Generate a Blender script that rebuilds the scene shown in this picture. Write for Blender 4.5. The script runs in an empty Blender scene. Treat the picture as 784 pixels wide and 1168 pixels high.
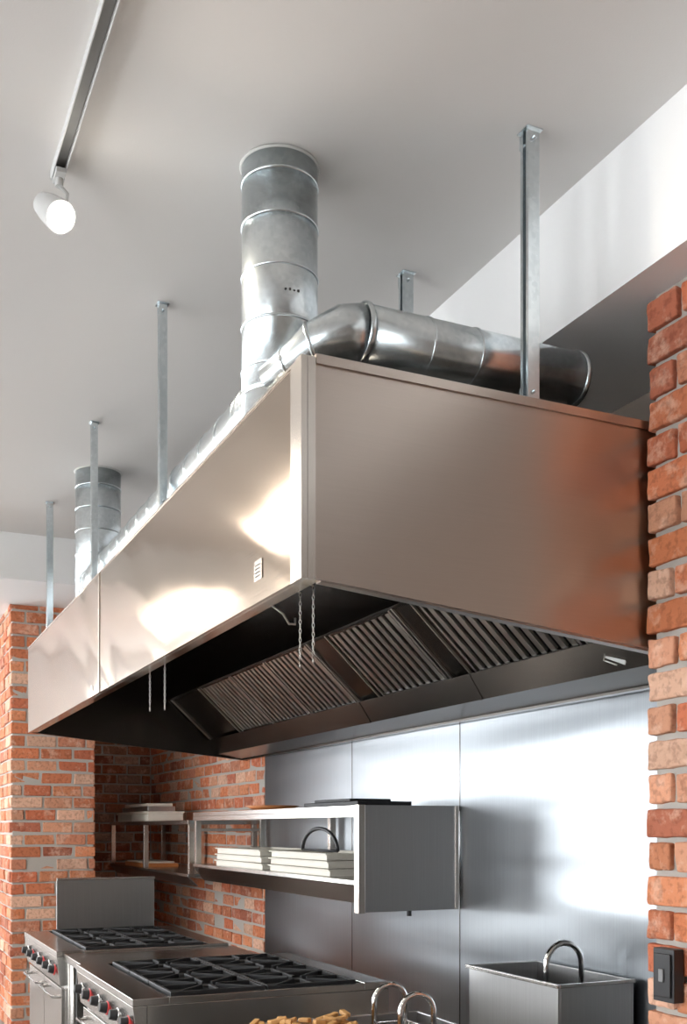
import bpy, bmesh, math, random
from mathutils import Vector, Matrix
random.seed(7)
H=1.6
scene=bpy.context.scene
scene.view_settings.view_transform='Standard'

# ---------------------------------------------------------------- materials
def newmat(name):
    m=bpy.data.materials.new(name); m.use_nodes=True
    nt=m.node_tree; b=nt.nodes['Principled BSDF']
    return m,nt,b
def plain(name,col,rough=.5,metal=0,spec=None):
    m,nt,b=newmat(name)
    n=nt.nodes.new('ShaderNodeTexNoise'); n.inputs['Scale'].default_value=9; n.inputs['Detail'].default_value=5
    tc=nt.nodes.new('ShaderNodeTexCoord'); nt.links.new(tc.outputs['Object'],n.inputs['Vector'])
    mx=nt.nodes.new('ShaderNodeMix'); mx.data_type='RGBA'
    mx.inputs['A'].default_value=(*[c*.93 for c in col],1); mx.inputs['B'].default_value=(*[min(1,c*1.06) for c in col],1)
    nt.links.new(n.outputs['Fac'],mx.inputs['Factor']); nt.links.new(mx.outputs['Result'],b.inputs['Base Color'])
    b.inputs['Roughness'].default_value=rough; b.inputs['Metallic'].default_value=metal
    return m
def steel(name,col,rough=.25,grain=(2,2,160),wav=.03,wmap=((0,0,0),(1.3,1.3,1.3)),gb=.02,dirt=.06,wdist=.3):
    m,nt,b=newmat(name); L=nt.links.new
    tc=nt.nodes.new('ShaderNodeTexCoord')
    mp=nt.nodes.new('ShaderNodeMapping'); mp.inputs['Scale'].default_value=grain
    L(tc.outputs['Object'],mp.inputs['Vector'])
    g=nt.nodes.new('ShaderNodeTexNoise'); g.inputs['Scale'].default_value=3; g.inputs['Detail'].default_value=2
    L(mp.outputs['Vector'],g.inputs['Vector'])
    last=None
    if wav>0:
        m1=nt.nodes.new('ShaderNodeMapping'); m1.vector_type='POINT'; m1.inputs['Rotation'].default_value=wmap[0]
        L(tc.outputs['Object'],m1.inputs['Vector'])
        m2=nt.nodes.new('ShaderNodeMapping'); m2.inputs['Scale'].default_value=wmap[1]; L(m1.outputs['Vector'],m2.inputs['Vector'])
        w=nt.nodes.new('ShaderNodeTexNoise'); w.inputs['Scale'].default_value=1; w.inputs['Detail'].default_value=0.6; w.inputs['Distortion'].default_value=wdist
        L(m2.outputs['Vector'],w.inputs['Vector'])
        b1=nt.nodes.new('ShaderNodeBump'); b1.inputs['Strength'].default_value=1; b1.inputs['Distance'].default_value=wav
        L(w.outputs['Fac'],b1.inputs['Height']); last=b1
    if gb>0:
        b2=nt.nodes.new('ShaderNodeBump'); b2.inputs['Strength'].default_value=gb; b2.inputs['Distance'].default_value=.01
        L(g.outputs['Fac'],b2.inputs['Height'])
        if last: L(last.outputs['Normal'],b2.inputs['Normal'])
        last=b2
    if last: L(last.outputs['Normal'],b.inputs['Normal'])
    mx=nt.nodes.new('ShaderNodeMix'); mx.data_type='RGBA'
    mx.inputs['A'].default_value=(*[c*(1-dirt) for c in col],1); mx.inputs['B'].default_value=(*[min(1,c*(1+dirt)) for c in col],1)
    L(g.outputs['Fac'],mx.inputs['Factor']); L(mx.outputs['Result'],b.inputs['Base Color'])
    b.inputs['Metallic'].default_value=1; b.inputs['Roughness'].default_value=rough
    return m
def galv(name):
    m,nt,b=newmat(name); L=nt.links.new
    tc=nt.nodes.new('ShaderNodeTexCoord')
    v=nt.nodes.new('ShaderNodeTexVoronoi'); v.inputs['Scale'].default_value=70; L(tc.outputs['Object'],v.inputs['Vector'])
    n=nt.nodes.new('ShaderNodeTexNoise'); n.inputs['Scale'].default_value=5; n.inputs['Detail'].default_value=3; L(tc.outputs['Object'],n.inputs['Vector'])
    sx=nt.nodes.new('ShaderNodeSeparateColor'); L(v.outputs['Color'],sx.inputs['Color'])
    ad=nt.nodes.new('ShaderNodeMath'); ad.operation='MULTIPLY_ADD'; ad.inputs[1].default_value=.3; L(sx.outputs[0],ad.inputs[0])
    a2=nt.nodes.new('ShaderNodeMath'); a2.operation='MULTIPLY'; a2.inputs[1].default_value=.7; L(n.outputs['Fac'],a2.inputs[0]); L(a2.outputs[0],ad.inputs[2])
    cr=nt.nodes.new('ShaderNodeValToRGB'); cr.color_ramp.elements[0].position=.2; cr.color_ramp.elements[0].color=(.58,.64,.67,1)
    cr.color_ramp.elements[1].position=.75; cr.color_ramp.elements[1].color=(.78,.835,.86,1)
    L(ad.outputs[0],cr.inputs['Fac']); L(cr.outputs['Color'],b.inputs['Base Color'])
    b.inputs['Roughness'].default_value=.27
    b.inputs['Metallic'].default_value=1
    return m
def brickmat():
    m,nt,b=newmat('brick'); L=nt.links.new
    at=nt.nodes.new('ShaderNodeAttribute'); at.attribute_name='Col'
    tc=nt.nodes.new('ShaderNodeTexCoord')
    n=nt.nodes.new('ShaderNodeTexNoise'); n.inputs['Scale'].default_value=12; n.inputs['Detail'].default_value=8; n.inputs['Roughness'].default_value=.65; L(tc.outputs['Object'],n.inputs['Vector'])
    n2=nt.nodes.new('ShaderNodeTexNoise'); n2.inputs['Scale'].default_value=45; n2.inputs['Detail'].default_value=6; L(tc.outputs['Object'],n2.inputs['Vector'])
    mr=nt.nodes.new('ShaderNodeMapRange'); mr.inputs['From Min'].default_value=.52; mr.inputs['From Max'].default_value=.64; mr.inputs['To Max'].default_value=.5
    L(n.outputs['Fac'],mr.inputs['Value'])
    mx=nt.nodes.new('ShaderNodeMix'); mx.data_type='RGBA'; mx.inputs['B'].default_value=(.78,.52,.39,1)
    L(mr.outputs['Result'],mx.inputs['Factor']); L(at.outputs['Color'],mx.inputs['A'])
    m2=nt.nodes.new('ShaderNodeMix'); m2.data_type='RGBA'; m2.blend_type='MULTIPLY'; m2.inputs['Factor'].default_value=.4
    cr=nt.nodes.new('ShaderNodeValToRGB'); cr.color_ramp.elements[0].position=.36; cr.color_ramp.elements[0].color=(.45,.36,.33,1); cr.color_ramp.elements[1].position=.5; cr.color_ramp.elements[1].color=(1.1,1.1,1.1,1)
    L(n2.outputs['Fac'],cr.inputs['Fac']); L(mx.outputs['Result'],m2.inputs['A']); L(cr.outputs['Color'],m2.inputs['B'])
    L(m2.outputs['Result'],b.inputs['Base Color']); b.inputs['Roughness'].default_value=.9
    bp=nt.nodes.new('ShaderNodeBump'); bp.inputs['Strength'].default_value=.8; bp.inputs['Distance'].default_value=.008; L(n2.outputs['Fac'],bp.inputs['Height']); L(bp.outputs['Normal'],b.inputs['Normal'])
    return m
def paint(name,col,bump=.15):
    m,nt,b=newmat(name); L=nt.links.new
    tc=nt.nodes.new('ShaderNodeTexCoord')
    n=nt.nodes.new('ShaderNodeTexNoise'); n.inputs['Scale'].default_value=1.2; n.inputs['Detail'].default_value=6; L(tc.outputs['Object'],n.inputs['Vector'])
    mx=nt.nodes.new('ShaderNodeMix'); mx.data_type='RGBA'; mx.inputs['A'].default_value=(*[c*.96 for c in col],1); mx.inputs['B'].default_value=(*[c for c in col],1)
    L(n.outputs['Fac'],mx.inputs['Factor']); L(mx.outputs['Result'],b.inputs['Base Color']); b.inputs['Roughness'].default_value=.85
    n2=nt.nodes.new('ShaderNodeTexNoise'); n2.inputs['Scale'].default_value=180; L(tc.outputs['Object'],n2.inputs['Vector'])
    bp=nt.nodes.new('ShaderNodeBump'); bp.inputs['Strength'].default_value=bump; bp.inputs['Distance'].default_value=.002; L(n2.outputs['Fac'],bp.inputs['Height']); L(bp.outputs['Normal'],b.inputs['Normal'])
    return m
def emis(name,col,s):
    m,nt,b=newmat(name); b.inputs['Base Color'].default_value=(*col,1)
    b.inputs['Emission Color'].default_value=(*col,1); b.inputs['Emission Strength'].default_value=s
    return m

DIAG=((0,math.radians(-37),0),(.18,1.0,2.3))
M_hood=steel('stainless_hood',(.50,.41,.33),.13,grain=(1.2,1.2,120),wav=.045,wmap=DIAG,gb=.02,dirt=.04,wdist=.25)
M_hoodend=steel('stainless_hood_end',(.55,.48,.43),.29,grain=(1.2,1.2,120),wav=.010,wmap=((0,0,0),(1,.9,.9)),gb=.02,dirt=.04)
M_trim=steel('stainless_trim',(.70,.65,.60),.25,grain=(60,60,2),wav=0,gb=.02,dirt=.04)
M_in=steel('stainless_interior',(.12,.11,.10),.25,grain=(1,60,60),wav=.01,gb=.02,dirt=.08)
M_wall=steel('stainless_wall',(.35,.372,.395),.31,grain=(60,60,.8),wav=.03,wmap=((0,0,0),(.5,1,3.0)),gb=.03,dirt=.12,wdist=.4)
M_st=steel('stainless_equipment',(.60,.58,.555),.22,grain=(1,80,80),wav=0,gb=.02,dirt=.05)
M_panel=steel('stainless_side_panel',(.50,.50,.50),.33,grain=(60,60,.8),wav=.01,gb=.02,dirt=.1)
M_slat=steel('stainless_baffle',(.68,.655,.61),.3,grain=(1,1,1),wav=0,gb=0,dirt=.03)
M_slatd=plain('baffle_gap_dark',(.015,.014,.013),.6,.3)
M_galv=galv('galvanised_steel')
M_brick=brickmat()
M_mort=paint('mortar',(.46,.43,.39),.8)
M_ceil=paint('ceiling_paint',(.74,.715,.695))
M_white=paint('white_paint',(.88,.88,.88))
M_iron=plain('cast_iron',(.025,.025,.027),.55,.2)
M_black=plain('black_plastic',(.02,.02,.022),.4)
M_red=plain('red_plastic',(.55,.03,.03),.4)
M_lampw=plain('white_enamel',(.62,.62,.61),.4)
M_grey=plain('grey_track',(.22,.22,.22),.5)
M_tray=plain('white_plastic',(.74,.70,.62),.5)
M_orange=plain('terracotta_plate',(.6,.22,.07),.5)
M_fry=plain('fried_food',(.60,.33,.12),.7)
M_chrome=steel('chrome',(.8,.8,.8),.1,wav=0,gb=0,dirt=.02)
M_floor=plain('quarry_tile_floor',(.27,.245,.225),.5)
M_brown=plain('warm_plaster',(.33,.275,.24),.8)
M_bulb=emis('lamp_bulb',(1,.95,.85),60)
M_added_glow=emis('added_lamp_glow',(1,.92,.80),18)  # glow for the added, unseen lamps above the room
M_seal=plain('sealant',(.6,.6,.58),.7)

# ---------------------------------------------------------------- builder
class B:
    def __init__(s,name): s.name=name; s.bm=bmesh.new(); s.mats=[]
    def mi(s,m):
        if m not in s.mats: s.mats.append(m)
        return s.mats.index(m)
    def face(s,vs,mat,smooth=False):
        try: f=s.bm.faces.new(vs)
        except ValueError: return
        f.material_index=s.mi(mat); f.smooth=smooth
    def hexa(s,P,mat):
        v=[s.bm.verts.new(p) for p in P]
        for q in ((3,2,1,0),(4,5,6,7),(0,1,5,4),(1,2,6,5),(2,3,7,6),(3,0,4,7)): s.face([v[i] for i in q],mat)
    def box(s,x0,x1,y0,y1,z0,z1,mat):
        s.hexa([(x0,y0,z0),(x1,y0,z0),(x1,y1,z0),(x0,y1,z0),(x0,y0,z1),(x1,y0,z1),(x1,y1,z1),(x0,y1,z1)],mat)
    def obox(s,o,u,v,n,ur,vr,nr,mat):
        P=[]
        for k in nr:
            for a,b_ in ((ur[0],vr[0]),(ur[1],vr[0]),(ur[1],vr[1]),(ur[0],vr[1])):
                P.append(Vector(o)+Vector(u)*a+Vector(v)*b_+Vector(n)*k)
        s.hexa(P,mat)
    def prism(s,prof,x0,x1,mat):
        a=[s.bm.verts.new((x0,y,z)) for y,z in prof]; b=[s.bm.verts.new((x1,y,z)) for y,z in prof]
        n=len(prof); s.face(a,mat); s.face(b[::-1],mat)
        for i in range(n): s.face([a[i],b[i],b[(i+1)%n],a[(i+1)%n]],mat)
    def loft(s,rings,mat,caps=True,closed=False):
        R=[[s.bm.verts.new(p) for p in r] for r in rings]; n=len(R[0])
        for a,b in zip(R,R[1:]):
            for i in range(n): s.face([a[i],a[(i+1)%n],b[(i+1)%n],b[i]],mat,True)
        if caps: s.face(R[0][::-1],mat); s.face(R[-1],mat)
    def tube(s,pts,r,mat,seg=12,caps=True):
        pts=[Vector(p) for p in pts]; rr=r if isinstance(r,(list,tuple)) else [r]*len(pts)
        T=[]
        for i in range(len(pts)):
            a=pts[max(i-1,0)]; b=pts[min(i+1,len(pts)-1)]
            t=(b-a)
            if 0<i<len(pts)-1: t=(pts[i]-a).normalized()+(b-pts[i]).normalized()
            T.append(t.normalized())
        up=Vector((0,0,1)) if abs(T[0].z)<.9 else Vector((1,0,0))
        u=T[0].cross(up).normalized(); rings=[]
        for i,p in enumerate(pts):
            u=(u-T[i]*u.dot(T[i])).normalized(); v=T[i].cross(u)
            rings.append([p+(u*math.cos(2*math.pi*j/seg)+v*math.sin(2*math.pi*j/seg))*rr[i] for j in range(seg)])
        s.loft(rings,mat,caps)
    def cyl(s,p0,p1,r,mat,seg=32,r2=None): s.tube([p0,p1],[r,r if r2 is None else r2],mat,seg)
    def done(s,bevel=0,loc=(0,0,0),seg=2,recalc=True,parent=None):
        if recalc: bmesh.ops.recalc_face_normals(s.bm,faces=s.bm.faces)
        me=bpy.data.meshes.new(s.name); s.bm.to_mesh(me); s.bm.free()
        for m in s.mats: me.materials.append(m)
        o=bpy.data.objects.new(s.name,me); scene.collection.objects.link(o)
        if parent: o.parent=parent
        if bevel:
            md=o.modifiers.new('bevel','BEVEL'); md.width=bevel; md.segments=seg; md.limit_method='ANGLE'; md.angle_limit=math.radians(50)
        return o

# ---------------------------------------------------------------- bricks
PAL=[(.56,.18,.08),(.60,.23,.11),(.52,.15,.07),(.62,.30,.18),(.52,.21,.12),(.42,.13,.07),(.66,.40,.28),(.58,.19,.08)]
def bricks(b,o,u,L,z0,z1,n,course=.098,bl=.245,gap=.017,depth=.09,prot=.012,off=0,jit=.004,tone=1,pj=.007):
    cl=b.bm.loops.layers.color.get('Col') or b.bm.loops.layers.color.new('Col')
    o=Vector((o[0],o[1],0)); u=Vector((*u,0)); n=Vector((*n,0)); k=0; z=z0
    while z<z1-.02:
        zt=min(z+course-gap,z1)
        x=-(bl*.5 if (k+off)%2 else 0.0)
        while x<L-.005:
            ln=bl*random.uniform(.9,1.08)
            a=max(x,0); e=min(x+ln-gap,L)
            if L-e<.05: e=L
            if e-a>.03:
                pr=prot+random.uniform(-pj,pj)
                P=[]
                for zz in (z,zt):
                    for a_,d_ in ((a,-depth),(e,-depth),(e,pr),(a,pr)):
                        p=o+u*a_+n*d_; p.z=zz
                        P.append(p+Vector([random.uniform(-jit,jit) for _ in range(3)]))
                nf=len(b.bm.faces); b.hexa(P,M_brick)
                c=random.choice(PAL); f=random.uniform(.85,1.2)*tone
                b.bm.faces.ensure_lookup_table()
                for fc in b.bm.faces[nf:]:
                    for lp in fc.loops: lp[cl]=(min(1,(c[0]*f))**.4545,(c[1]*f)**.4545,(c[2]*f)**.4545,1)
            if e>=L: break
            x+=ln
        z+=course; k+=1
def rough_brick(o,levels,disp):
    md=o.modifiers.new('bevel','BEVEL'); md.width=.007; md.segments=2; md.limit_method='ANGLE'; md.angle_limit=math.radians(50)
    if levels:
        sb=o.modifiers.new('sub','SUBSURF'); sb.subdivision_type='SIMPLE'; sb.levels=levels; sb.render_levels=levels
        t=bpy.data.textures.new('clouds','CLOUDS'); t.noise_scale=.045; t.noise_depth=3
        d=o.modifiers.new('disp','DISPLACE'); d.texture=t; d.strength=disp; d.mid_level=.5

ZC=H+2.10; ZS=H+1.66; ZS2=H+1.77; YW=2.72
b=B('wall_brick_pier_right'); b.box(-2.575,-2.12,2.256,YW,0,ZS,M_mort)
bricks(b,(-2.59,2.25),(1,0),.48,0.0,ZS,(0,-1),course=.105,bl=.26,gap=.018,prot=.014,off=1,jit=.004,pj=.003)
rough_brick(b.done(recalc=True),3,.011)
b=B('wall_brick_pier_left'); b.box(-10.6,-8.63,1.09,1.73,0,ZS2,M_mort)
bricks(b,(-8.635,1.08),(0,1),.66,0,ZS2,(1,0),prot=.012)
bricks(b,(-10.6,1.09),(1,0),1.97,0,ZS2,(0,-1),prot=.012,off=1)
rough_brick(b.done(),0,0)
b=B('wall_back_brick'); b.box(-10.7,-7.29,YW+.005,YW+.2,0,ZS,M_mort)
bricks(b,(-10.65,YW+.01),(1,0),3.35,0,ZS,(0,-1),prot=.012,depth=.05)
rough_brick(b.done(),0,0)
b=B('wall_end_brick'); b.box(-10.85,-10.66,1.09,YW+.2,0,ZS,M_mort)
bricks(b,(-10.66,1.75),(0,1),.96,0,ZS,(1,0),prot=.012,depth=.05,tone=.6)  # brick colours darkened to paint in the end wall's shade
rough_brick(b.done(),0,0)
b=B('wall_back'); b.box(-7.285,5,YW+.01,YW+.25,0,ZS,M_brown); b.done()
b=B('stainless_wall_cladding')
for x0,x1 in ((-7.28,-5.772),(-5.768,-4.512),(-4.508,-2.60)):
    b.box(x0,x1,YW-.008,YW+.009,0.1,H+1.0,M_wall)
for x in (-5.77,-4.51): b.box(x-.004,x+.004,YW-.0095,YW-.0081,.1,H+1.0,M_in)
b.done(.001)
b=B('ceiling'); b.box(-11,5,-5,2.9,ZC,ZC+.15,M_ceil); b.done()
b=B('wall_bulkhead_back'); b.box(-7.75,5,2.12,2.97,ZS,ZC,M_white); b.done()
b=B('wall_bulkhead_left'); b.box(-11,-7.76,-5,2.97,ZS2,ZC,M_white); b.done()
b=B('floor'); b.box(-11,5,-5,2.97,-.1,0,M_floor); b.done()
b=B('wall_right'); b.box(5,5.2,-5,2.97,0,ZC,M_brown); b.done()
b=B('wall_left')
b.box(-11.2,-11.0,-5,-4.2,0,ZC,M_white); b.box(-11.2,-11.0,-.3,2.9,0,ZC,M_white); b.box(-11.2,-11.0,-4.2,-.3,0,.8,M_white); b.box(-11.2,-11.0,-4.2,-.3,3.2,ZC,M_white)
b.done()
def window(name,axis,a,c,s,h,pos):
    w=B(name); m=M_black
    def bx(u0,u1,z0,z1,t=.045):
        if axis=='x': w.box(u0,u1,pos-t,pos+t,z0,z1,m)
        else: w.box(pos-t,pos+t,u0,u1,z0,z1,m)
    bx(a,a+.06,s,h); bx(c-.06,c,s,h); bx(a+.06,c-.06,s,s+.06); bx(a+.06,c-.06,h-.06,h)
    for k in (1,2):
        x=a+(c-a)*k/3; bx(x-.02,x+.02,s+.06,h-.06,.035)
    z=(s+h)/2; bx(a+.06,c-.06,z-.02,z+.02,.03)
    w.done(.003)
b=B('wall_front'); xs=[(-9.6,-7.2),(-6.4,-4.0),(-3.2,-.8),(0,2.4)]
yw0,yw1=-5.2,-5.0; sill,head=.7,3.1
b.box(-11,5.2,yw0,yw1,0,sill,M_white); b.box(-11,5.2,yw0,yw1,head,ZC+.15,M_white)
px=-11
for a,c in xs+[(5.2,5.2)]:
    if a>px: b.box(px,a,yw0,yw1,sill,head,M_white)
    px=c
b.done()
for i,(a,c) in enumerate(xs): window('window_%d'%(i+1),'x',a,c,sill,head,-5.1)
window('window_5','y',-4.2,-.3,.8,3.2,-11.1)  # unseen window, added as something bright for the hood front to reflect

# ---------------------------------------------------------------- hood
X0,X1=-7.68,-2.61; YF,YB=1.08,2.705; ZT=H+1.265; ZB=H+.676; ZBB=H+.525
b=B('kitchen_exhaust_hood')
b.box(-5.248,X1-.08,YF,YF+.015,ZB,ZT-.0,M_hood)
b.box(X0,-5.252,YF,YF+.015,ZB,ZT-.0,M_hood)
b.box(-5.262,-5.24,YF-.004,YF-.0005,ZB,ZT,M_trim)
prof=[(YF+.03,ZB),(YB,ZBB),(YB,ZT),(YF+.03,ZT)]
b.prism(prof,X1-.015,X1,M_hoodend)
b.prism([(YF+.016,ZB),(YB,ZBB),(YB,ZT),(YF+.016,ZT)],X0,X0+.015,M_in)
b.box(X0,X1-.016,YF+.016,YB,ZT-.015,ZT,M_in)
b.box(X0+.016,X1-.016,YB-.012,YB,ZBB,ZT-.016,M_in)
b.box(X1-.079,X1-.04,YF-.004,YF+.014,ZB-.004,ZT+.006,M_trim)
b.box(X1-.039,X1+.004,YF-.006,YF+.012,ZB-.004,ZT+.006,M_trim)
b.box(X1-.012,X1+.005,YF+.013,YF+.036,ZB-.004,ZT+.006,M_trim)
b.box(X1-.03,X1+.008,YF+.037,YB,ZT-.012,ZT+.014,M_hoodend)
b.box(X0,X1-.08,YF-.003,YF+.012,ZT+.0005,ZT+.008,M_trim)
b.box(X0+.016,X1-.016,YF+.016,YF+.06,ZB,ZB+.012,M_hood)
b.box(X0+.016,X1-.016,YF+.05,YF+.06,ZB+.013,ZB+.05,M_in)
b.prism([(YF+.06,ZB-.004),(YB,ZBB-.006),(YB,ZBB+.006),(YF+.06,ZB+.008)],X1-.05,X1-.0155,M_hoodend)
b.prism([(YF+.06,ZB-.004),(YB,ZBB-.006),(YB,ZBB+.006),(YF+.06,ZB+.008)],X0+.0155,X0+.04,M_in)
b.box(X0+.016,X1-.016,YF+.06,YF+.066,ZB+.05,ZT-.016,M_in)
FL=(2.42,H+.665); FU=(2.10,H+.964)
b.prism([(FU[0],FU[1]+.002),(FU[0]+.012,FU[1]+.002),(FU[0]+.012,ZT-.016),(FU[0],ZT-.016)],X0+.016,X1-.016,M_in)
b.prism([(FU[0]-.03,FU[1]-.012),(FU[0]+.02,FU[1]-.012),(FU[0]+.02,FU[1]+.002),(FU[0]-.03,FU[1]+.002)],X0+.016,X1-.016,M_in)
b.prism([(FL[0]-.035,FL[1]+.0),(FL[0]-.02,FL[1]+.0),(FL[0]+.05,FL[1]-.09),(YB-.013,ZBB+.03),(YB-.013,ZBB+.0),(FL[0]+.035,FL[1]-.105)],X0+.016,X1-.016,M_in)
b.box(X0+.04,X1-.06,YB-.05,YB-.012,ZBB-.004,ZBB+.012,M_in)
for x in (-5.0,-3.9): b.prism([(FL[0]-.037,FL[1]-.002),(FL[0]+.032,FL[1]-.108),(FL[0]+.036,FL[1]-.105),(FL[0]-.033,FL[1])],x-.012,x+.012,M_in)
b.obox((-2.98,2.43,H+.60),Vector((.9,.2,-.38)).normalized(),Vector((.38,0,.92)).normalized(),Vector((0,-1,0)),(-.05,.05),(-.008,.008),(0,.004),M_lampw)
b.tube([(-3.02,2.42,H+.64),(-3.02,2.41,H+.60),(-2.96,2.42,H+.575)],.003,M_slat,6)
b.box(-2.985,-2.92,YF-.003,YF-.0005,H+.74,H+.80,M_trim)
for k in range(4): b.box(-2.977,-2.935,YF-.0036,YF-.0031,H+.75+k*.011,H+.754+k*.011,M_black)
b.box(-5.45,-5.41,YF-.003,YF-.0005,H+.70,H+.73,M_trim)
HOOD=b.done(.0012)

dv=Vector((0,FU[0]-FL[0],FU[1]-FL[1])); LV=dv.length; V=dv.normalized(); U=Vector((1,0,0)); N=V.cross(U)
if N.y>0: N=-N
O=Vector((0,FL[0],FL[1]))
b=B('blank_panels')
for a,c in ((X0+.02,-6.92),(-5.05,-4.76),(-4.09,-3.88),(-3.12,X1-.02)):
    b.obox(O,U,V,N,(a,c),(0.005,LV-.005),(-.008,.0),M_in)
    b.obox(O,U,V,N,(a+.02,a+.03),(0.005,LV-.005),(.0005,.012),M_slat)
    b.obox(O,U,V,N,(c-.03,c-.02),(0.005,LV-.005),(.0005,.012),M_slat)
b.done(.001,parent=HOOD)
for a,c in ((-6.9,-6.30),(-6.28,-5.68),(-5.66,-5.06),(-4.75,-4.10),(-3.87,-3.13)):
    b=B('grease_baffle_filter')
    b.obox(O,U,V,N,(a+.002,c-.002),(.004,LV-.004),(-.03,-.02),M_slatd)
    for r in ((a,a+.016),(c-.016,c)): b.obox(O,U,V,N,r,(.0,LV),(-.02,.006),M_slat)
    for r in ((0,.02),(LV-.02,LV)): b.obox(O,U,V,N,(a+.016,c-.016),r,(-.02,.006),M_in)
    n=int(round((c-a-.032)/.066)); p=(c-a-.032)/n
    for i in range(n):
        x=a+.016+p*i+p*.5
        b.obox(O,U,V,N,(x-p*.25,x+p*.25),(.021,LV-.021),(-.004,.0),M_slat)
        b.obox(O,U,V,N,(x-p*.25,x-p*.25+.003),(.021,LV-.021),(-.014,-.0045),M_slat)
        b.obox(O,U,V,N,(x+p*.25-.003,x+p*.25),(.021,LV-.021),(-.014,-.0045),M_slat)
    b.done(.0008,parent=HOOD)
def chain(name,x,y,z1,z0):
    b=B(name); k=0; z=z1
    while z>z0:
        pts=[]
        for i in range(9):
            t=2*math.pi*i/8; dx=math.cos(t)*.0035; dz=math.sin(t)*.009
            pts.append((x+(dx if k%2 else 0),y+(0 if k%2 else dx),z+dz))
        b.tube(pts,.0010,M_slat,seg=5,caps=False); z-=.0135; k+=1
    b.tube([(x,y,z0),(x,y,z0-.02)],.0025,M_slat,8)
    b.tube([(x,y,z1+.005),(x,y-.03,z1+.02)],.003,M_slat,8)
    b.done(parent=HOOD)
chain('pull_chain',-2.92,1.20,H+.70,H+.50); chain('pull_chain',-2.82,1.2,H+.70,H+.50)
chain('pull_chain',-4.35,1.17,H+.70,H+.52); chain('pull_chain',-4.60,1.17,H+.70,H+.54)
b=B('hanging_hook'); b.tube([(-3.06,1.15,H+.70),(-3.06,1.2,H+.67),(-3.06,1.22,H+.64),(-3.06,1.24,H+.64),(-3.06,1.24,H+.66)],.004,M_slat,8); b.done(parent=HOOD)

# ---------------------------------------------------------------- ducts
def ring(b,c,ax,r,w=.009,h=.0035):
    c=Vector(c); ax=Vector(ax).normalized()
    b.tube([c-ax*w/2,c-ax*w/4,c+ax*w/4,c+ax*w/2],[r+.0005,r+h,r+h,r+.0005],M_galv,64,caps=False)
D1=(-3.128,1.215); R=.121
b=B('exhaust_duct'); x,y=D1
b.cyl((x,y,ZT+.009),(x,y,ZC+.02),R,M_galv,64)
for z in (2.035,1.90,1.74,1.58,1.44): ring(b,(x,y,H+z),(0,0,1),R)
ring(b,(x,y,H+1.365),(0,0,1),R,.018,.006)
b.tube([(x,y,ZC-.008),(x,y,ZC-.002)],[R+.002,R+.007],M_seal,64)
for k in range(4): b.box(x+.112,x+.1225,y-.03+k*.014,y-.024+k*.014,H+1.655,H+1.659+.003*(k%2),M_black)
r2=.086; Z=H+1.486; xe=-2.85; ye=1.375
E=[(-3.05,1.150,H+1.388),(-2.975,1.185,H+1.41),(-2.905,1.238,H+1.447),(xe-.012,1.315,H+1.478),(xe,ye,Z)]
b.tube(E,[.044,.048,.068,.084,r2],M_galv,48)
b.tube([(xe,ye-.005,Z),(xe,2.16,Z)],[r2]*2,M_galv,64)
ring(b,E[1],(.75,.5,.25),.048,.012,.004); ring(b,E[2],(.11,.13,.05),.0695,.012,.004); ring(b,(xe,ye-.005,Z),(0,1,0),r2,.018,.006)
for yy in (1.58,1.75,1.93): ring(b,(xe,yy,Z),(0,1,0),r2,.008,.003)
ring(b,(xe,2.15,Z),(0,1,0),r2,.016,.006)
D2=(-6.25,1.28)
yy=1.215; zz=H+1.385; r3=.088; x0=D2[0]+.14; x1=D1[0]-.08
b.tube([(x0,yy+.02,zz),(x0+.2,yy,zz),(x1-.22,yy,zz),(x1+.03,yy,zz)],[r3]*4,M_galv,48)
k=x0+.1
while k<x1-.1: ring(b,(k,yy,zz),(1,0,0),r3,.009,.004); k+=.19
ring(b,(x1-.09,yy,zz),(1,0,0),r3,.02,.007)
b.done()
b=B('exhaust_duct'); x,y=D2
b.cyl((x,y,ZT+.009),(x,y,ZC+.02),.131,M_galv,64)
for z in (2.0,1.87,1.74,1.60,1.46): ring(b,(x,y,H+z),(0,0,1),.131)
b.tube([(x,y,ZC-.008),(x,y,ZC-.002)],[.133,.139],M_seal,48)
b.done()

# ---------------------------------------------------------------- struts
def strut(x,y,zb=None,w=.041,face=1):
    zb=zb or ZT+.015
    b=B('ceiling_support_strut'); h=w/2; t=.004
    b.box(x-h,x-h+t,y-h,y+h,zb,ZC,M_galv); b.box(x+h-t,x+h,y-h,y+h,zb,ZC,M_galv)
    b.box(x-h+t,x+h-t,y+h-t,y+h,zb,ZC,M_galv)
    b.box(x-h+t,x-h+t+.008,y-h,y-h+t,zb,ZC,M_galv); b.box(x+h-t-.008,x+h-t,y-h,y-h+t,zb,ZC,M_galv)
    b.box(x-h-.008,x+h+.008,y-h-.008,y+h+.008,ZC-.005,ZC-.0005,M_galv)
    b.box(x-h-.006,x-h-.0005,y-h,y+h,ZC-.05,ZC-.007,M_galv); b.cyl((x-h-.012,y,ZC-.03),(x+h+.012,y,ZC-.03),.007,M_galv,8)
    b.box(x-h-.006,x-h-.0005,y-h,y+h,zb-.004,zb+.05,M_galv)
    b.cyl((x-h-.010,y,zb+.03),(x+h+.010,y,zb+.03),.006,M_galv,8)
    b.done(.0008)
strut(-2.645,1.835); strut(-3.52,1.88); strut(-4.129,1.101,w=.032); strut(-5.48,1.101,w=.032); strut(-6.95,1.112,w=.038)

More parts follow.
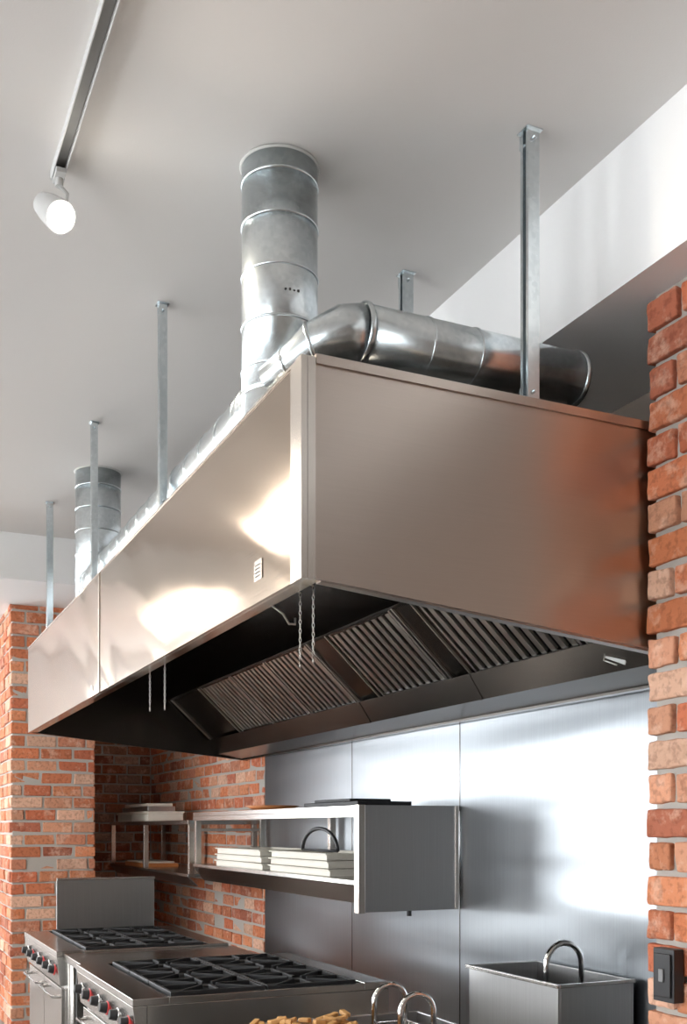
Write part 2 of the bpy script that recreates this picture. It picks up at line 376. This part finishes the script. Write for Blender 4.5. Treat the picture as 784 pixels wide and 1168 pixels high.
# ---------------------------------------------------------------- track light
b=B('track_light')
b.box(-3.42,.4,.553,.557,ZC-.03,ZC,M_lampw); b.box(-3.42,.4,.589,.593,ZC-.03,ZC,M_lampw)
b.box(-3.42,.4,.557,.589,ZC-.012,ZC,M_grey); b.box(-3.44,-3.42,.552,.594,ZC-.032,ZC,M_lampw)
b.cyl((-3.40,.573,ZC-.012),(-3.40,.573,ZC-.07),.013,M_lampw,16)
b.box(-3.435,-3.36,.558,.588,ZC-.045,ZC-.03,M_lampw)
hc=Vector((-3.43,.56,ZC-.135)); ax=Vector((.62,.28,-.55)).normalized()
b.tube([(-3.40,.573,ZC-.065),(-3.41,.60,ZC-.08),(-3.42,.60,ZC-.12)],.006,M_lampw,8)
b.tube([hc-ax*.075,hc-ax*.068,hc-ax*.02,hc+ax*.03,hc+ax*.055],[.022,.036,.045,.05,.05],M_lampw,28)
b.tube([hc+ax*.0555,hc+ax*.062],[.044,.038],M_bulb,28)
b.done(.001)
ld=bpy.data.lights.new('track_spot','SPOT'); ld.energy=60; ld.color=(1,.9,.75); ld.spot_size=math.radians(120); ld.spot_blend=.6; ld.shadow_soft_size=.04
lo=bpy.data.objects.new('track_spot',ld); lo.location=hc+ax*.09; lo.rotation_euler=ax.to_track_quat('-Z','Y').to_euler(); scene.collection.objects.link(lo)

# ---------------------------------------------------------------- shelves
b=B('stainless_wall_shelf'); x0,x1=-7.25,-4.505; y0,y1=2.155,2.70
b.box(x0,x1-.022,y0,y1,H+.085,H+.112,M_st); b.box(x0,x1-.022,y0,y0+.004,H+.055,H+.085,M_st)
b.box(x1-.02,x1,y0+.03,y1,H-.40,H+.112,M_panel)
b.box(x1-.045,x1+.004,y0-.006,y0+.029,H-.405,H+.114,M_trim)
b.box(x1+.0005,x1+.006,y1-.02,y1,H-.40,H+.112,M_trim)
b.prism([(y0+.0,H-.25),(y1,H-.25),(y1,H-.27),(y0+.12,H-.27),(y0+.09,H-.37),(y0+.08,H-.37),(y0,H-.27)],x0,x1-.046,M_st)
for xx in (x0,-6.0): 
    b.box(xx,xx+.04,y0+.01,y0+.05,H-.249,H+.084,M_trim) if xx==x0 else None
    b.box(xx,xx+.04,y1-.05,y1-.01,H-.249,H+.084,M_trim)
b.box(x0-.0,x0+.03,y0+.05,y1,H-.02,H+.0,M_trim)
b.cyl((x1-.06,y0+.3,H-.375),(x1-.06,y0+.3,H-.43),.012,M_black,12)
b.done(.0015)
b=B('stainless_wall_shelf'); x0,x1=-10.0,-7.38
b.box(x0,x1,y0,y1,H+.03,H+.06,M_st); b.box(x0,x1,y0,y1,H-.35,H-.33,M_st); b.prism([(y0,H-.351),(y0+.01,H-.351),(y0+.08,H-.42),(y0+.07,H-.42)],x0,x1,M_st)
for xx in (x0,-8.75,x1-.04):
    b.box(xx,xx+.04,y0+.01,y0+.05,H-.329,H+.029,M_trim); b.box(xx,xx+.04,y1-.05,y1-.01,H-.329,H+.029,M_trim)
b.box(-9.6,-8.85,2.21,2.5,H-.3295,H-.30,M_orange); b.box(-9.55,-8.9,2.22,2.48,H-.299,H-.285,M_tray)
b.done(.0015)
def tray(b,x0,x1,y0,y1,z,h,mat):
    t=.008
    b.box(x0,x1,y0,y1,z,z+t,mat); b.box(x0,x1,y0,y0+t,z+t,z+h,mat); b.box(x0,x1,y1-t,y1,z+t,z+h,mat)
    b.box(x0,x0+t,y0+t,y1-t,z+t,z+h,mat); b.box(x1-t,x1,y0+t,y1-t,z+t,z+h,mat)
    b.box(x0-.012,x1+.012,y0-.012,y0,z+h-.008,z+h,mat); b.box(x1,x1+.012,y0,y1,z+h-.008,z+h,mat)
for xa,xb,n in ((-6.85,-5.95,3),(-5.82,-4.95,3)):
    b=B('stacked_serving_trays')
    for i in range(n): tray(b,xa+.012*i,xb-.02*i,2.2,2.6,H-.249+i*.041,.038,M_tray)
    b.done(.002)
b=B('wire_pan_handle'); pts=[]
for i in range(17):
    t=math.pi*i/16; pts.append((-5.27-.24*math.cos(t),2.28,H-.12+.12*math.sin(t)))
b.tube(pts,.010,M_black,10); b.tube([(-5.51,2.28,H-.12),(-5.03,2.28,H-.12)],.007,M_black,8); b.done()
b=B('food_containers')
for i,(xa,xb) in enumerate(((-9.85,-9.3),(-9.26,-8.7))):
    tray(b,xa,xb,2.2,2.5,H+.062,.07,M_tray); b.box(xa-.01,xb+.01,2.19,2.51,H+.133,H+.145,M_tray)
b.box(-9.75,-8.8,2.22,2.46,H+.146,H+.19,M_panel); b.box(-9.7,-8.85,2.23,2.45,H+.191,H+.215,M_tray); b.done(.003)
b=B('cast_iron_griddle_pan'); b.box(-5.3,-4.62,2.2,2.5,H+.114,H+.135,M_iron); b.box(-5.2,-4.75,2.22,2.45,H+.136,H+.15,M_iron)
b.tube([(-5.3,2.35,H+.125),(-5.4,2.35,H+.135)],.01,M_iron,8); b.done(.003)
b=B('terracotta_dish'); b.tube([(-6.1,2.32,H+.113),(-6.1,2.32,H+.12),(-6.1,2.32,H+.14),(-6.1,2.32,H+.141)],[.11,.13,.17,.16],M_orange,32); b.done()

# ---------------------------------------------------------------- ranges
def gas_range(name,x0,x1,y0,y1,zt,nb):
    b=B(name)
    b.box(x0,x1,y0+.06,y1,.15,zt-.03,M_st)
    b.box(x0,x1,y0,y0+.15,zt-.03,zt,M_st)
    b.box(x0,x1,y1-.12,y1,zt-.029,zt+.004,M_st)
    b.box(x0,x0+.03,y0+.15,y1-.12,zt-.029,zt,M_st); b.box(x1-.03,x1,y0+.15,y1-.12,zt-.029,zt,M_st)
    b.box(x0+.03,x1-.03,y0+.15,y1-.12,zt-.0295,zt-.024,M_iron)
    b.prism([(y0+.0,zt-.031),(y0+.059,zt-.031),(y0+.059,zt-.19),(y0+.02,zt-.19)],x0,x1,M_st)
    nk=nb*2
    for i in range(nk):
        x=x0+(x1-x0)*(i+.5)/nk
        c=Vector((x,y0+.01,zt-.11)); n=Vector((0,-1,.12)).normalized()
        b.tube([c,c-n*-.008],[.032,.032],M_red if i%2 else M_chrome,20); b.tube([c+n*.008,c+n*.04],[.026,.02],M_black,20)
    nd=2
    for i in range(nd):
        a=x0+.02+(x1-x0-.02)*i/nd; c=a+(x1-x0-.02)/nd-.02
        b.box(a,c,y0+.03,y0+.059,.25,zt-.21,M_st)
        b.tube([(a+.06,y0+.03,zt-.26),(a+.06,y0-.01,zt-.26),(c-.06,y0-.01,zt-.26),(c-.06,y0+.03,zt-.26)],.011,M_chrome,10)
    for xx in (x0+.05,x1-.05):
        for yy in (y0+.12,y1-.06): b.cyl((xx,yy,0),(xx,yy,.15),.025,M_st,16)
    gx0,gx1,gy0,gy1=x0+.045,x1-.045,y0+.165,y1-.135
    for i in range(nb):
        for j in range(2):
            a=gx0+(gx1-gx0)*i/nb+.004; c=gx0+(gx1-gx0)*(i+1)/nb-.004
            e=gy0+(gy1-gy0)*j/2+.004; f=gy0+(gy1-gy0)*(j+1)/2-.004
            z=zt+.012; t=.014
            for r in ((a,a+t,e,f),(c-t,c,e,f),(a+t,c-t,e,e+t),(a+t,c-t,f-t,f)): b.box(*r,z-.03,z,M_iron)
            cx,cy=(a+c)/2,(e+f)/2
            for k in range(8):
                an=k*math.pi/4; d=Vector((math.cos(an),math.sin(an),0)); p=Vector((-d.y,d.x,0))
                ln=min((c-a)/2/max(abs(d.x),.01),(f-e)/2/max(abs(d.y),.01))-t
                b.obox((cx,cy,z),d,p,Vector((0,0,1)),(.045,ln),(-.006,.006),(-.018,.002),M_iron)
            b.cyl((cx,cy,z-.034),(cx,cy,z-.016),.05,M_iron,20); b.cyl((cx,cy,z-.016),(cx,cy,z-.006),.032,M_slatd,20)
    return b
zt=H-.68
b=gas_range('gas_range',-5.34,-4.15,.985,2.13,zt,3); b.done(.002)
b=gas_range('gas_range',-7.17,-5.93,.985,1.98,zt,3)
b.box(-7.17,-7.155,1.19,1.85,zt+.005,zt+.345,M_panel); b.box(-7.17,-7.13,1.19,1.85,zt+.335,zt+.35,M_st)
b.done(.002)
b=B('stainless_work_table'); b.box(-5.91,-5.36,1.02,2.0,zt-.05,zt-.01,M_st); b.box(-5.91,-5.36,1.05,1.98,.25,.28,M_st)
for xx in (-5.88,-5.39):
    for yy in (1.07,1.95): b.cyl((xx,yy,0),(xx,yy,zt-.05),.02,M_st,16)
b.done(.002)

# ---------------------------------------------------------------- fryers
def uhandle(b,x,y,z,w,h,r=.008,dirx=0):
    pts=[]
    for i in range(15):
        t=math.pi*i/14; c=math.cos(t)*w/2
        pts.append((x+c*dirx,y-c*(1-dirx),z+h-w/2+math.sin(t)*w/2))
    p0=(pts[0][0],pts[0][1],z); p1=(pts[-1][0],pts[-1][1],z)
    b.tube([p0]+pts+[p1],r,M_chrome,12)
def vat(name,x0,x1,y0,y1,zt,depth):
    b=B(name); t=.012
    for r in ((x0,x1,y0,y0+t),(x0,x1,y1-t,y1),(x0,x0+t,y0+t,y1-t),(x1-t,x1,y0+t,y1-t)): b.box(*r,zt-depth,zt,M_panel)
    b.box(x0+t,x1-t,y0+t,y1-t,zt-depth,zt-depth+t,M_panel)
    b.box(x0-.012,x1+.012,y0-.012,y0-.0005,zt-.012,zt+.002,M_st); b.box(x1+.0005,x1+.012,y0,y1,zt-.012,zt+.002,M_st); b.box(x0-.012,x0-.0005,y0,y1,zt-.012,zt+.002,M_st)
    b.box(x0+.03,x1-.03,y0+.02,y1-.02,.12,zt-depth-.001,M_st)
    for xx in (x0+.05,x1-.05):
        for yy in (y0+.05,y1-.05): b.cyl((xx,yy,0),(xx,yy,.12),.02,M_st,12)
    return b
b=vat('fryer_vat',-3.80,-3.18,2.33,2.68,H-.575,.34)
uhandle(b,-3.40,2.52,H-.64,.17,.19,.012); b.box(-3.41,-3.39,2.43,2.61,H-.66,H-.64,M_chrome); b.done(.002)
b=vat('deep_fryer',-3.55,-2.9,1.2,1.95,zt-.02,.25)
b.done(.002)
def basket(x,y):
    b=B('fryer_basket'); w=.13; L=.20; z1=zt-.02; z0=zt-.14
    for k in range(5):
        z=z0+(z1-z0)*k/4
        b.tube([(x-L/2,y-w/2,z),(x+L/2,y-w/2,z),(x+L/2,y+w/2,z),(x-L/2,y+w/2,z),(x-L/2,y-w/2,z)],.003,M_chrome,6)
    for i in range(9):
        xx=x-L/2+L*i/8; b.tube([(xx,y-w/2,z1),(xx,y-w/2,z0),(xx,y+w/2,z0),(xx,y+w/2,z1)],.0018,M_chrome,5)
    uhandle(b,x-.1,y,z1-.03,.13,.165,.010); return b
basket(-3.30,1.75).done(); basket(-3.06,1.73).done()
b=B('fried_food_pile')
for i in range(160):
    x=random.uniform(-3.5,-2.98); y=random.uniform(1.26,1.6); z=zt-.055+random.uniform(0,.075)
    a=random.uniform(0,6.28); e=random.uniform(-.4,.4); u=Vector((math.cos(a)*math.cos(e),math.sin(a)*math.cos(e),math.sin(e))); v=Vector((-math.sin(a),math.cos(a),0)); n=u.cross(v)
    l=random.uniform(.02,.035); b.obox((x,y,z),u,v,n,(-l,l),(-.011,.011),(-.008,.008),M_fry)
b.box(-3.5,-2.98,1.23,1.6,zt-.23,zt-.05,M_fry)
b.done(.004)
b=B('electrical_outlet_box'); b.box(-2.51,-2.42,2.19,2.228,H-.52,H-.36,M_black); b.box(-2.50,-2.43,2.183,2.189,H-.505,H-.375,M_black)
b.box(-2.475,-2.455,2.178,2.183,H-.46,H-.42,M_grey); b.done(.003)

# ---------------------------------------------------------------- light
w=bpy.data.worlds.new('World'); scene.world=w; w.use_nodes=True
bg=w.node_tree.nodes['Background']; bg.inputs['Color'].default_value=(.93,.97,1,1); bg.inputs['Strength'].default_value=9.3
for i,(x,y,l) in enumerate(((-.9,-1.2,.6),(-4.45,.28,.5),(-5.9,-.5,.6),(-7.1,.1,.5),(-6.9,-1.4,.6),(-9.2,-.6,.6))):  # unseen glowing lamps, added to make bright streaks on the hood front
    zz=3.12
    b=B('added_streak_lamp'); b.box(x-l,x+l,y-.09,y+.09,zz,zz+.04,M_lampw); b.box(x-l+.02,x+l-.02,y-.075,y+.075,zz-.03,zz-.001,M_added_glow)
    b.cyl((x-.4,y,zz+.04),(x-.4,y,ZS2 if x<-7.76 else ZC),.004,M_grey,8); b.cyl((x+.4,y,zz+.04),(x+.4,y,ZS2 if x<-7.76 else ZC),.004,M_grey,8); b.done(.003)

# ---------------------------------------------------------------- camera
cd=bpy.data.cameras.new('camera'); cam=bpy.data.objects.new('camera',cd); scene.collection.objects.link(cam)
cam.location=(0,0,H); cam.rotation_euler=(math.pi/2,0,math.radians(65.3))
cd.sensor_fit='HORIZONTAL'; cd.sensor_width=36; cd.lens=36*1200/784; cd.shift_y=361/784; cd.clip_start=.05
scene.camera=cam
